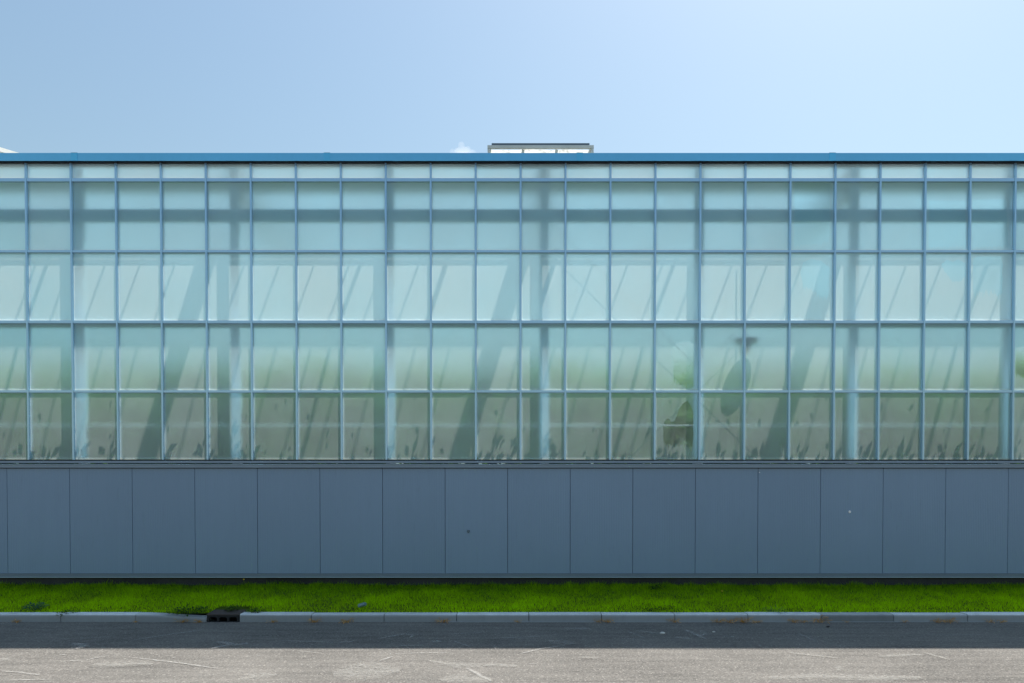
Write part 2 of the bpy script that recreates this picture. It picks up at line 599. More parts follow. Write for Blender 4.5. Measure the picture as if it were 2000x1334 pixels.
S2 = [([(182, 1299), (230, 1300), (300, 1297)], .16), ([(838, 1291), (895, 1301), (960, 1300), (1010, 1302)], .12), ([(1713, 1283), (1760, 1281), (1804, 1280)], .10),
      ([(860, 1330), (900, 1326), (960, 1331)], .22), ([(650, 1318), (720, 1312), (780, 1313)], .35), ([(1500, 1325), (1600, 1322), (1720, 1326), (1800, 1325)], .18),
      ([(1370, 1233), (1376, 1240), (1366, 1244)], .07), ([(1320, 1246), (1350, 1249)], .08), ([(1070, 1253), (1125, 1259)], .10), ([(840, 1254), (860, 1256)], .08),
      ([(0, 1288), (14, 1291)], .10), ([(1130, 1285), (1170, 1287)], .06), ([(1636, 1312), (1640, 1302)], .05), ([(660, 1257), (690, 1254)], .06), ([(1540, 1276), (1640, 1287)], .05),
      ([(1800, 1275), (1856, 1290)], .06), ([(0, 1222), (22, 1217)], .07), ([(470, 1327), (540, 1318)], .2), ([(1240, 1233), (1290, 1239)], .05), ([(1100, 1228), (1160, 1230)], .06)]
strokes("scuff_marks", S1, M_SCUFF, 0.007)
strokes("chalky_smears", S2, M_SMEAR, 0.010)

# ------------------------------------------------------------------ kerb stones
KH = 0.105
KP = [(GY, -0.02), (GY + 0.17, -0.02), (GY + 0.17, KH), (GY + 0.022, KH), (GY + 0.006, KH - 0.012), (GY, KH - 0.03)]
joints = [-6.157, -5.138, -4.165]
left = [-6.157 - 0.998 * i for i in range(1, 5)][::-1]
joints = left + joints
right = [-3.715, -2.737, -1.745, -0.754, 0.230, 1.222, 2.220, 3.218, 4.217, 5.208, 6.213, 7.21, 8.21, 9.2, 10.2, 11.2]
spans = [(a, b) for a, b in zip(joints[:-1], joints[1:])] + [(a, b) for a, b in zip(right[:-1], right[1:])]
KLAB = "plain pale grey concrete kerb stone along the grass verge"
for a, b in spans:
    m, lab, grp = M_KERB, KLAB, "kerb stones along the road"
    if abs(a + 5.138) < 1e-3:
        # drops towards the drain
        o = MB()
        n = 8
        for i in range(n):
            x0 = a + 0.003 + (b - a - 0.006) * i / n; x1 = a + 0.003 + (b - a - 0.006) * (i + 1) / n
        vs = []
        for i in range(n + 1):
            t = i / n
            drop = 0.045 * (t * t * (3 - 2 * t))
            x = a + 0.003 + (b - a - 0.006) * t
            vs.append([(x, y, z - (drop if z > 0.03 else 0)) for y, z in KP])
        np_ = len(KP)
        for r in vs: o.v += r
        for i in range(n):
            for j in range(np_):
                j2 = (j + 1) % np_
                o.f.append((i * np_ + j, i * np_ + j2, (i + 1) * np_ + j2, (i + 1) * np_ + j)); o.mi.append(0)
        o.f.append(tuple(range(np_))); o.mi.append(0)
        o.f.append(tuple(n * np_ + j for j in range(np_))); o.mi.append(0)
        ob = o.build("kerb_stone", m)
        lab = "grey kerb stone that dips down to the open storm drain on its left side"
        lab = "grey kerb stone dipping down to meet the dark storm drain"
    else:
        ob = MB().prism_x(KP, a + 0.0045, b - 0.0045).build("kerb_stone", m)
        if abs(a - 4.217) < 1e-3:
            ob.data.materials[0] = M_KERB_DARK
            lab = "darkest kerb stone with mottled damp looking face"
        elif abs(a + 3.715) < 1e-3:
            lab = "straight kerb stone starting at the right side of the storm drain"
    recenter(ob, ((a + b) / 2, GY + 0.08, 0))
    # stones never sit perfectly true
    if abs(a + 5.138) > 1e-3:
        ob.location.z += random.uniform(-0.005, 0.004)
        ob.location.y += random.uniform(-0.004, 0.004)
        ob.rotation_euler = (0, random.uniform(-0.003, 0.003), random.uniform(-0.002, 0.002))
    tag(ob, lab, "kerb stone", grp)
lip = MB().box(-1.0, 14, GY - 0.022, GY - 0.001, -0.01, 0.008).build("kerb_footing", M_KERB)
tag(lip, kind="structure")
back = MB().box(-4.16, -3.72, GY + 0.44, GY + 0.5, -0.02, 0.10)

# storm drain
dr = tag(empty("storm_drain", (-3.94, GY + 0.2, 0)), "dark cast iron storm drain with three arched openings in the kerb", "storm drain")
def to_local(o, c):
    o.data.transform(__import__("mathutils").Matrix.Translation(-Vector(c)))
    return o
DC = (-3.94, GY + 0.2, 0)
fr = MB()
dx0, dx1, dz1 = -4.158, -3.722, 0.092
fr.box(dx0, dx1, GY - 0.006, GY + 0.03, 0.068, dz1)
wv = [(dx0, dx0 + 0.028), (-4.022, -3.994), (-3.886, -3.858), (dx1 - 0.028, dx1)]
for a, b in wv:
    fr.box(a, b, GY - 0.004, GY + 0.028, 0.0, 0.068)
# rounded shoulders of the three arches
for i in range(3):
    a = wv[i][1]; b = wv[i + 1][0]
    for (xa, sgn) in ((a, 1), (b, -1)):
        fr.v += [(xa, GY - 0.002, 0.068), (xa + sgn * 0.02, GY - 0.002, 0.068), (xa, GY - 0.002, 0.048),
                 (xa, GY + 0.026, 0.068), (xa + sgn * 0.02, GY + 0.026, 0.068), (xa, GY + 0.026, 0.048)]
        n = len(fr.v) - 6
        for q in ((n, n + 1, n + 2), (n + 3, n + 5, n + 4)):
            fr.f.append(q); fr.mi.append(0)
        for q in ((n, n + 1, n + 4, n + 3), (n + 1, n + 2, n + 5, n + 4), (n + 2, n, n + 3, n + 5)):
            fr.f.append(q); fr.mi.append(0)
to_local(fr.build("inlet_grille", M_IRON, dr), DC)
ch = MB().box(dx0, dx1, GY + 0.25, GY + 0.3, -0.02, 0.09)
ch.box(dx0, dx1, GY + 0.03, GY + 0.25, -0.02, -0.004)
to_local(ch.build("chamber", M_VOID, dr), DC)
tp = MB()
tp.v += [(dx0 - 0.004, GY - 0.008, dz1), (dx1 + 0.004, GY - 0.008, dz1), (dx1 + 0.004, GY + 0.24, 0.115), (dx0 - 0.004, GY + 0.24, 0.115),
         (dx0 - 0.004, GY - 0.008, dz1 + 0.012), (dx1 + 0.004, GY - 0.008, dz1 + 0.012), (dx1 + 0.004, GY + 0.24, 0.128), (dx0 - 0.004, GY + 0.24, 0.128)]
for q in ((0, 3, 2, 1), (4, 5, 6, 7), (0, 1, 5, 4), (1, 2, 6, 5), (2, 3, 7, 6), (3, 0, 4, 7)):
    tp.f.append(q); tp.mi.append(0)
M_RUST = paint("rusty_cover", (0.06, 0.045, 0.040), 0.85, var=0.3, scale=10, bump=0.004)
to_local(tp.build("cover", M_RUST, dr), DC)

# ------------------------------------------------------------------ verge
def bank_z(x, y):
    t = (y - (GY + 0.15)) / (11.03 - (GY + 0.15))
    t = max(0, min(1, t))
    return 0.085 + 0.195 * t ** 0.9 + 0.018 * mnoise.noise((x * 0.7, y * 1.3, 2.0)) * (0.3 + t) + 0.012 * mnoise.noise((x * 2.6, y * 2.6, 5.0))

mb = MB()
nx, ny = 220, 14
X0, X1 = -13.5, 13.5
for j in range(ny + 1):
    for i in range(nx + 1):
        x = X0 + (X1 - X0) * i / nx
        y = GY + 0.165 + (11.05 - GY - 0.165) * j / ny
        z = bank_z(x, y)
        if -4.2 < x < -3.68 and y < GY + 0.5:
            z = min(z, 0.10)
        mb.v.append((x, y, z))
for j in range(ny):
    for i in range(nx):
        a = j * (nx + 1) + i
        mb.f.append((a, a + 1, a + nx + 2, a + nx + 1)); mb.mi.append(0)
soil = mb.build("verge_ground", M_SOIL, smooth=True)
tag(soil, kind="structure")


def blades_mesh(name, P, H, W, tint, lean, material, nseg=2):
    """many curved blades in one mesh; P roots (n,3)"""
    n = len(P)
    ang = rng.uniform(0, 2 * np.pi, n)          # facing
    la = rng.uniform(0, 2 * np.pi, n)
    side = np.stack([np.cos(ang), np.sin(ang), np.zeros(n)], 1)
    ld = np.stack([np.cos(la), np.sin(la), np.zeros(n)], 1)
    rows = []
    for k in range(nseg + 1):
        t = k / nseg
        c = P + ld * (lean * H * t ** 1.8)[:, None]
        c[:, 2] += H * t * (1 - 0.25 * lean * t)
        if k < nseg:
            w = W * (1 - 0.55 * t)
            rows += [c - side * (w / 2)[:, None], c + side * (w / 2)[:, None]]
        else:
            rows.append(c)
    m = 2 * nseg + 1
    V = np.stack(rows, 1).reshape(-1, 3)
    base = (np.arange(n) * m)[:, None]
    loops, starts, totals = [], [], []
    quads = []
    for k in range(nseg - 1):
        quads.append(base + np.array([[2 * k, 2 * k + 1, 2 * k + 3, 2 * k + 2]]))
    tri = base + np.array([[2 * nseg - 2, 2 * nseg - 1, 2 * nseg]])
    ql = np.concatenate([q.reshape(-1) for q in quads]) if quads else np.zeros(0, int)
    lv = np.concatenate([ql, tri.reshape(-1)])
    nq = n * (nseg - 1)
    tot = np.concatenate([np.full(nq, 4), np.full(n, 3)])
    st = np.concatenate([[0], np.cumsum(tot)[:-1]])
    me = bpy.data.meshes.new(name)
    me.vertices.add(len(V)); me.vertices.foreach_set("co", V.reshape(-1).astype(np.float32))
    me.loops.add(len(lv)); me.loops.foreach_set("vertex_index", lv.astype(np.int32))
    me.polygons.add(len(tot)); me.polygons.foreach_set("loop_start", st.astype(np.int32))
    me.update(calc_edges=True)
    at = me.attributes.new("tint", 'FLOAT', 'POINT')
    at.data.foreach_set("value", np.repeat(tint, m).astype(np.float32))
    me.materials.append(material)
    o = bpy.data.objects.new(name, me); COL.objects.link(o)
    return o


NB = 190000
gx = rng.uniform(-11.5, 11.5, NB)
gy = GY + 0.172 + rng.uniform(0, 1, NB) * (11.0 - GY - 0.172)
keep, hz, tt = [], [], []
for x, y in zip(gx, gy):
    cl = mnoise.noise((x * 1.3, y * 1.8, 0.0)); c2 = mnoise.noise((x * 5.0, y * 5.0, 4.0))
    t = (y - GY - 0.17) / 1.5
    dens = 1.0 if t < 0.85 else max(0.30, 1 - (t - 0.85) * 4.5)
    ok = random.random() < dens * (0.92 + 0.22 * c2 + 0.2 * cl)
    if -4.18 < x < -3.70 and y < GY + 0.46:
        ok = False
    keep.append(ok)
    h = 0.045 + 0.022 * cl + 0.014 * c2 + random.uniform(-0.012, 0.03)
    if t < 0.10: h *= 0.75
    if t > 0.8: h *= 1.25 + 0.5 * c2
    hz.append(max(0.02, h))
    tt.append(min(1, max(0, 0.84 + 0.26 * cl + 0.10 * c2 - 0.88 * t + random.uniform(-0.38, 0.38))))  # tint also darkens towards the wall, occlusion shade put into the colour
keep = np.array(keep); hz = np.array(hz)[keep]; tt = np.array(tt)[keep]; gx = gx[keep]; gy = gy[keep]
gz = np.array([bank_z(x, y) for x, y in zip(gx, gy)]) - 0.004
gr = blades_mesh("grass", np.stack([gx, gy, gz], 1), hz, rng.uniform(0.0035, 0.0065, len(gx)), tt, rng.uniform(0.15, 0.9, len(gx)), M_GRASS)
tag(gr, kind="stuff")


def leafy(name, x, y, rad, hgt, n, size, material, label, cat, group=None, z=None, blade=False):
    """small plant: stems with real leaf faces"""
    z0 = bank_z(x, y) if z is None else z
    V, F, T = [], [], []
    for i in range(n):
        a = random.uniform(0, 2 * math.pi); r = rad * math.sqrt(random.random())
        h = hgt * (1 - 0.55 * (r / rad) ** 2) * random.uniform(0.35, 1.0)
        c = Vector((r * math.cos(a), r * math.sin(a), h))
        d = Vector((math.cos(a + random.uniform(-.8, .8)), math.sin(a + random.uniform(-.8, .8)), random.uniform(-0.3, 0.7))).normalized()
        s = d.cross(Vector((0, 0, 1))).normalized()
        u = s.cross(d)
        L = size * random.uniform(0.6, 1.3); W = L * (0.5 if not blade else 0.12)
        b = len(V)
        V += [c, c + d * L * 0.35 + s * W * 0.5 + u * L * .08, c + d * L * 0.75 + s * W * 0.38, c + d * L - u * L * .12,
              c + d * L * 0.75 - s * W * 0.38, c + d * L * 0.35 - s * W * 0.5 + u * L * .08]
        F.append((b, b + 1, b + 2, b + 3, b + 4, b + 5))
        t = random.random(); T += [t] * 6
        # stalk
        st = Vector((c.x * 0.35, c.y * 0.35, 0))
        b = len(V); q = Vector((0.0015, 0, 0))
        V += [st - q, st + q, c + q, c - q]; F.append((b, b + 1, b + 2, b + 3)); T += [t * 0.6] * 4
    me = bpy.data.meshes.new(name)
    me.from_pydata([tuple(v) for v in V], [], F)
    at = me.attributes.new("tint", 'FLOAT', 'POINT'); at.data.foreach_set("value", T)
    me.materials.append(material)
    o = bpy.data.objects.new(name, me); COL.objects.link(o)
    o.location = (x, y, z0)
    return tag(o, label, cat, group)


def gb(px, py):
    """point on the verge"""
    x, y = gp(px, py, 0.12)
    for _ in range(4):
        x, y = gp(px, py, bank_z(x, y))
    return x, min(y, 10.95)


x, y = gb(70, 1191)
leafy("leafy_weed", x, y, 0.14, 0.11, 130, 0.045, M_WEED, "bluish green broadleaf weed standing alone in the grass near the left kerb", "weed")
x, y = gb(372, 1198)
leafy("leafy_weed", x, y, 0.26, 0.10, 170, 0.045, M_WEED2, "wide dark green weed clump spilling over the dipping kerb stone", "weed")
x, y = gb(455, 1194)
leafy("leafy_weed", x, y + 0.03, 0.10, 0.09, 60, 0.045, M_WEED2, "dark weed tuft growing right behind the storm drain cover", "weed")
x, y = gb(497, 1195)
leafy("leafy_weed", x, y, 0.13, 0.07, 60, 0.04, M_WEED2, "low dark weed beside the drain, behind the next kerb stone", "weed")
x, y = gb(132, 1196)
leafy("leafy_weed", x, y, 0.13, 0.06, 60, 0.04, M_WEED2, "low dark weed at the joint of two kerb stones on the left", "weed")
x, y = gb(1284, 1160)
leafy("leafy_weed", x, y, 0.12, 0.09, 60, 0.05, M_WEED2, "dark green weed in the middle of the lawn away from the kerb", "weed")
x, y = gb(1295, 1190)
leafy("leafy_weed", x, y, 0.22, 0.05, 90, 0.04, M_WEED2, "low spreading dark weed along the kerb below the lawn weed", "weed")
x, y = gb(1510, 1195)
leafy("leafy_weed", x, y, 0.18, 0.06, 70, 0.05, M_WEED, "pale stringy weed creeping onto the kerb top", "weed", blade=True)

# dandelions
for px, py, lab in ((476, 1146, "small pale yellow dandelion head near the wall, above the storm drain"), (1410, 1172, "small yellow dandelion in the middle of the right lawn")):
    x, y = gb(px, py)
    d = tag(empty("dandelion", (x, y, bank_z(x, y))), lab, "flower")
    MB().tube([(0, 0, 0), (0.004, 0, 0.05), (0.002, 0, 0.10)], 0.0025, 6).build("stem", M_WEED2, d)
    hd = MB()
    for k_ in range(14):
        a = 2 * math.pi * k_ / 14
        hd.quad((0.002, 0, 0.10), (0.002 + 0.012 * math.cos(a - .2), 0.012 * math.sin(a - .2), 0.107), (0.002 + 0.017 * math.cos(a), 0.017 * math.sin(a), 0.109), (0.002 + 0.012 * math.cos(a + .2), 0.012 * math.sin(a + .2), 0.107))
    hd.tube([(0.002, 0, 0.094), (0.002, 0, 0.108), (0.002, 0, 0.114)], [0.006, 0.011, 0.004], 10)
    hd.build("flower_head", M_YEL, d)

# dry weeds at the foot of the kerb
DW = [(355, 1.1), (390, 1.0), (531, .9), (616, 1.2), (677, 1.2), (865, 1.3), (1168, .9), (1186, 1.1), (1316, 1.1), (1402, 1.2), (1423, 1.1), (1452, 1.6), (1480, .8), (1550, 1.0), (1569, .9), (1601, 1.6), (1654, .6), (1767, .7), (1831, 1.2), (1853, 1.2), (1938, 1.0), (1958, .9), (34, .9), (265, .6), (1012, .7)]
for px, sc in DW:
    x = (px - 1000) * GY / 1340
    leafy("dry_weed", x, GY - 0.022, 0.055 * sc, 0.045 * sc, int(34 * sc), 0.05 * sc, M_DRY, "withered orange tuft of weed at the foot of the kerb", "weed", "dry weeds at the foot of the kerb", z=0.0, blade=True)

# crumpled can
x, y = gb(701, 1190)
can = tag(empty("crumpled_can", (x, y, bank_z(x, y) + 0.06)), "crumpled dark tin can lying in the grass behind the kerb", "can")
can.rotation_euler = (0.12, -0.28, -0.45)
mb = MB()
N = 18
for i, (t, r) in enumerate(((0, .027), (.012, .032), (.05, .026), (.09, .030), (.118, .026))):
    for k_ in range(N):
        a = 2 * math.pi * k_ / N
        rr = r * (1 + 0.22 * mnoise.noise((t * 40, math.cos(a) * 2, math.sin(a) * 2)))
        mb.v.append((t, rr * math.cos(a), rr * math.sin(a) * 0.9))
for i in range(4):
    for k_ in range(N):
        j = (k_ + 1) % N
        mb.f.append((i * N + k_, i * N + j, (i + 1) * N + j, (i + 1) * N + k_)); mb.mi.append(0)
mb.f.append(tuple(4 * N + k_ for k_ in range(N))); mb.mi.append(0)
mb.build("can_body", M_TINT, can)
mb = MB().tube([(0.010, 0, 0), (0.013, 0, 0)], .024, 16).build("can_opening", M_VOID, can)

# stones on the road
for px, py, m, lab, s in ((1294, 1238, M_STONE, "pale flat stone lying on the shaded asphalt right of the picture centre", .028), (1394, 1235, M_STONE, "tiny white pebble on the shaded asphalt", .016), (1617, 1225, M_DSTONE, "small black pebble on the shaded road near the kerb", .02)):
    x, y = gp(px, py)
    bm = bmesh.new(); bmesh.ops.create_icosphere(bm, subdivisions=2, radius=s)
    for v in bm.verts:
        v.co *= 1 + 0.3 * mnoise.noise(v.co * 60 + Vector((px, 0, 0))); v.co.z *= 0.55; v.co.x *= 1.2
    me = bpy.data.meshes.new("pebble"); bm.to_mesh(me); bm.free(); me.materials.append(m)
    o = bpy.data.objects.new("pebble", me); COL.objects.link(o); o.location = (x, y, s * 0.35)
    tag(o, lab, "pebble")

# ------------------------------------------------------------------ greenhouse
gh = tag(empty("greenhouse", (0, WALL_Y, 0)), "long greenhouse with frosted glass grid above blue grey ribbed wall panels", "greenhouse")
OFF = Vector((0, WALL_Y, 0))


def part(mb, name, mat, parent=None, bevel=0.0, smooth=False, center=None):
    o = mb.build(name, mat, gh if parent is None else parent, bevel, smooth)
    base = OFF if parent is None else parent.matrix_world.translation
    if parent is not None:
        base = OFF + parent.location
    c = Vector(center) if center is not None else base
    o.data.transform(__import__("mathutils").Matrix.Translation(-c))
    o.location = c - base
    return o


PW = 5.0 / 7
MX = [0.137 + PW * k for k in range(-18, 19)]
XL, XR = MX[0], MX[-1]
RZ = [(2.288, 3.360), (3.393, 4.462), (4.502, 5.584), (5.616, 6.694), (6.759, 7.03)]   # bottom row first
RAILS = [(3.355, 3.398), (4.457, 4.507), (5.579, 5.621), (6.700, 6.757)]

# wiped and run-off patches, in pane units (column index from the first full pane, row from below)
def poly_in(px, py, poly):
    r = False; j = len(poly) - 1
    for i in range(len(poly)):
        xi, yi = poly[i]; xj, yj = poly[j]
        if (yi > py) != (yj > py) and px < (xj - xi) * (py - yi) / (yj - yi) + xi:
            r = not r
        j = i
    return r


def patch_value(poly, u, v, seed, drip):
    """1 inside the wiped patch, ragged with runs below"""
    uu = u + 0.02 * mnoise.noise((u * 9, v * 9, seed)) + 0.008 * mnoise.noise((u * 40, v * 40, seed))
    col = abs(mnoise.noise((u * 38, seed, 0.5))) + 0.5 * abs(mnoise.noise((u * 90, seed, 3.5)))
    vv = v + drip * col + 0.012 * mnoise.noise((u * 12, v * 12, seed + 5))
    return 1.0 if poly_in(uu, vv, poly) or (poly_in(uu, v, poly)) else 0.0


# key: (k = mullion index left of pane, row) -> list of (polygon, strength, drip)
def PN(px0, px1, py0, py1, pts):
    return [((a - px0) / (px1 - px0), 1 - (b - py0) / (py1 - py0)) for a, b in pts]

PATCH = {
    (3, 1): [(PN(0, 500, 0, 495, [(185, 195), (240, 145), (380, 130), (445, 150), (450, 430), (300, 430), (215, 400), (205, 260)]), 0.78, 0.16)],
    (3, 0): [(PN(0, 500, 525, 1305, [(365, 615), (410, 670), (440, 770), (440, 830), (430, 1180), (395, 1150), (350, 1100), (160, 1105), (95, 1085), (90, 960), (110, 850), (145, 815), (185, 860), (215, 860), (245, 800), (275, 715), (320, 650)]), 0.85, 0.10)],
    (6, 3): [(PN(15, 455, 70, 525, [(60, 70), (410, 70), (410, 440), (300, 470), (60, 480)]), 0.45, 0.08)],
    (6, 2): [(PN(15, 455, 555, 1255, [(150, 650), (230, 615), (330, 640), (410, 700), (410, 980), (330, 990), (270, 920), (150, 880), (130, 760)]), 0.6, 0.10)],
    (9, 3): [(PN(28, 448, -20, 555, [(70, 130), (420, 130), (420, 500), (70, 510)]), 0.45, 0.07)],
    (9, 2): [(PN(22, 445, 585, 1255, [(190, 700), (240, 655), (300, 675), (350, 650), (415, 690), (420, 800), (380, 850), (300, 850), (240, 790)]), 0.75, 0.05)],
    (10, 3): [(PN(478, 905, -20, 555, [(505, 120), (830, 120), (860, 500), (510, 520)]), 0.45, 0.06)],
    (10, 2): [(PN(472, 900, 585, 1255, [(515, 640), (560, 620), (780, 620), (800, 700), (800, 960), (700, 930), (515, 950)]), 0.75, 0.16)],
    (11, 1): [(PN(5, 280, 480, 870, [(25, 620), (80, 610), (90, 790), (25, 760)]), 0.9, 0.08)],
}
FROST = [0.42, 0.55, 0.68, 0.60, 0.66]


def pane_mesh(name, x0, x1, z0, z1, row, key=None):
    w, h = x1 - x0, z1 - z0
    patches = PATCH.get(key)
    if patches:
        us = np.linspace(0, 1, 97); vs = np.linspace(0, 1, 141)
    else:
        us = np.array([0, .014, .028, .045, .062, .12, .5, .88, .938, .955, .972, .986, 1.0])
        vs = np.array([0, .010, .02, .03, .043, .10, .5, .90, .95, .975, .99, 1.0])
    V, F, A, MI = [], [], [], []
    seed = (key[0] * 7 + key[1]) if key else 0
    for v in vs:
        for u in us:
            V.append((u * w - w / 2, 0, v * h - h / 2))
            du = min(u, 1 - u) * w; dv0 = v * h; dv1 = (1 - v) * h
            f = FROST[row]
            # frost rises towards the pane edges, most at the left and bottom
            e = max(0, 1 - du / 0.040) * (1.1 if u < .5 else .6) + max(0, 1 - dv0 / 0.045) * 1.2 + max(0, 1 - dv1 / 0.012) * 0.3
            f = f + min(1, e) * (0.94 - f)
            if patches:
                for poly, st, drip in patches:
                    val = patch_value(poly, u, v, seed, drip)
                    f = f * (1 - val * st * 0.66)
            A.append(f)
    nu, nv = len(us), len(vs)
    for j in range(nv - 1):
        for i in range(nu - 1):
            a = j * nu + i
            F.append((a, a + 1, a + nu + 1, a + nu)); MI.append(0)
    # rear face and edges: the pane has its real thickness
    b = len(V); t = 0.010
    V += [(-w / 2, t, -h / 2), (w / 2, t, -h / 2), (w / 2, t, h / 2), (-w / 2, t, h / 2)]
    A += [0.6] * 4
    F.append((b, b + 3, b + 2, b + 1)); MI.append(1)
    me = bpy.data.meshes.new(name)
    me.from_pydata(V, [], F)
    at = me.attributes.new("frost", 'FLOAT', 'POINT'); at.data.foreach_set("value", A)
    me.materials.append(M_GLASS); me.materials.append(M_REAR)
    me.polygons.foreach_set("material_index", MI)
    me.update()
    return me


shared = {}
extra = []
for i in range(len(MX) - 1):
    k = i - 18
    x0, x1 = MX[i] + 0.006, MX[i + 1] - 0.006
    for row, (z0, z1) in enumerate(RZ):
        nm = "clerestory_pane" if row == 4 else "glass_pane"
        key = (k, row)
        if key in PATCH:
            me = pane_mesh(nm, x0, x1, z0, z1, row, key)
        else:
            if row not in shared:
                shared[row] = pane_mesh(nm, x0, x1, z0, z1, row)
            me = shared[row]
        loc = ((x0 + x1) / 2, 0, (z0 + z1) / 2)
        if -12 <= k <= 11:
            o = bpy.data.objects.new(nm, me); COL.objects.link(o); o.parent = gh; o.location = loc
        else:
            extra.append((me, loc))
# panes beyond the picture: one mesh
V, F, A, MI = [], [], [], []
for me, loc in extra:
    b = len(V)
    V += [(v.co.x + loc[0], v.co.y, v.co.z + loc[2]) for v in me.vertices]
    A += [d.value for d in me.attributes["frost"].data]
    for p in me.polygons:
        F.append(tuple(b + q for q in p.vertices)); MI.append(p.material_index)
me = bpy.data.meshes.new("further_glass_panes"); me.from_pydata(V, [], F)
me.attributes.new("frost", 'FLOAT', 'POINT').data.foreach_set("value", A)
me.materials.append(M_GLASS); me.materials.append(M_REAR); me.polygons.foreach_set("material_index", MI)
o = bpy.data.objects.new("further_glass_panes", me); COL.objects.link(o); o.parent = gh; o["kind"] = "stuff"

# mullions: outer cap with a slim rebate behind
mb = MB()
mb.box(-0.0145, 0.0145, 10.962, 10.985, 2.286, 7.03)
mb.box(-0.0165, 0.0165, 10.985, 10.9985, 2.286, 7.03)
mb.box(-0.018, 0.018, 11.013, 11.065, 2.286, 7.03)
proto = part(mb, "mullion", M_FRAME, bevel=0.003)
proto.location.x = MX[0]
for x in MX[1:]:
    c = proto.copy(); COL.objects.link(c); c.parent = gh; c.location.x = x
for (z0, z1) in RAILS:
    mb = MB()
    for i in range(len(MX) - 1):
        mb.box(MX[i] + 0.0146, MX[i + 1] - 0.0146, 10.968, 10.986, z0 + 0.003, z1 - 0.003)
        mb.box(MX[i] + 0.0167, MX[i + 1] - 0.0167, 10.986, 10.9985, z0, z1)
        mb.box(MX[i] + 0.0182, MX[i + 1] - 0.0182, 11.013, 11.065 if z0 > 4.4 and z0 < 4.6 else 11.035, z0 + 0.004, z1 - 0.004)
    part(mb, "transom", M_FRAME, bevel=0.002)
# inner girts behind two of the transoms
for z0, z1, y1 in ((4.44, 4.52, 11.09), (5.585, 5.625, 11.07)):
    part(MB().box(XL, XR, 11.066, y1 + 0.02, z0, z1), "inner_girt", M_STEEL)

# fascia
mb = MB()
mb.prism_x([(10.875, 6.984), (10.885, 6.984), (10.885, 7.086), (11.09, 7.09), (11.09, 7.104), (10.875, 7.104)], XL - 0.1, XR + 0.1)
part(mb, "roof_fascia", M_FASCIA)
part(MB().box(XL - 0.1, XR + 0.1, 10.885, 11.08, 7.040, 7.050), "soffit", M_FASCIA2)
part(MB().box(XL, XR, 11.03, 11.14, 6.955, 7.085), "eave_light_block", M_STEEL)  # added to darken the upper part of the top panes
part(MB().box(XL - 0.1, XR + 0.1, 10.955, 11.012, 6.990, 7.040), "fascia_gap_strip", M_BLACK)  # black box fills the dark gap below the fascia
for x in [-6.86 - 4 + 3.975 * i for i in range(-0, 6)]:
    mb = MB().box(x - 0.05, x + 0.05, 10.870, 10.8748, 6.982, 7.108)
    mb.box(x - 0.05, x + 0.05, 10.870, 11.02, 7.1042, 7.108)
    part(mb, "joint_cover", M_FASCIA2)

# sill trims
part(MB().box(XL, XR, 10.985, 11.03, 2.268, 2.288), "sill_gap_strip", M_BLACK)  # black box fills the dark gap below the panes
part(MB().box(XL, XR, 10.945, 11.03, 2.234, 2.268), "upper_sill", M_SILL, bevel=0.003)
mb = MB().prism_x([(10.925, 2.206), (11.02, 2.206), (11.02, 2.228), (10.955, 2.222), (10.925, 2.212)], XL, XR)
part(mb, "sill_lip", M_SILL2)
part(MB().box(XL, XR, 10.935, 11.02, 2.158, 2.206), "lower_sill", M_SILL, bevel=0.003)
part(MB().box(XL, XR, 10.965, 11.02, 2.148, 2.158), "sill_shadow_gap", M_BLACK)

# cladding panels
PX0 = -8.074
for j in range(-5, 21):
    a = PX0 + 1.0006 * j; b = a + 1.0006
    a = max(a, XL); b = min(b, XR)
    if b - a < 0.05: continue
    o = part(MB().box(a + 0.003, b - 0.003, 10.970, 11.05, 0.470, 2.150), "cladding_panel", M_PANEL, bevel=0.004, center=((a + b) / 2, 10.97, 1.3))
    if j == 13:
        bm = MB().tube([(4.0, 0, 0), (4.0, 0, 0)], .01)
part(MB().box(XL, XR, 11.052, 11.07, 0.40, 2.15), "joint_backing", M_CONC)
part(MB().box(XL, XR, 10.952, 11.04, 0.405, 0.470), "base_flashing", M_BASE, bevel=0.003)
part(MB().box(XL, XR, 10.940, 10.9518, 0.405, 0.412), "drip_edge", M_FRAME)
part(MB().box(XL, XR, 11.04, 11.30, -0.05, 0.404), "foundation", M_CONC)
# small marks on the panels
bm = bmesh.new(); bmesh.ops.create_uvsphere(bm, u_segments=14, v_segments=8, radius=0.021)
for v in bm.verts: v.co.y *= 0.35
me = bpy.data.meshes.new("white_dot"); bm.to_mesh(me); bm.free()
M_DOT = paint("white_dot", (0.92, 0.92, 0.92), 0.3, var=0.02)
me.materials.append(M_DOT)
o = bpy.data.objects.new("white_dot", me); COL.objects.link(o); o.parent = gh; o.location = (5.40, -0.033, 1.455)  # raised white dot on the panel face
part(MB().tube([(-0.698, 10.971, 1.118), (-0.698, 10.968, 1.132), (-0.698, 10.970, 1.165)], [0.004, 0.022, 0.02], 10), "dark_mark", M_DARK)  # small dark mark, slightly raised from the panel
part(MB().tube([(3.955, 10.972, 2.085), (3.955, 10.966, 2.085)], 0.008, 8), "screw_head", M_DOT)

# ---- frame inside
YB_END = 11.10 + 9 * 2.86 - 0.1
PXS = [0.524 + 2.5 * k for k in range(-5, 6)]
pp = part(MB().box(-0.075, 0.075, 11.16, 11.24, 0, 7.0), "post", M_POST, bevel=0.01)
pp.location.x = PXS[0]
for x in PXS[1:]:
    c = pp.copy(); COL.objects.link(c); c.parent = gh; c.location.x = x
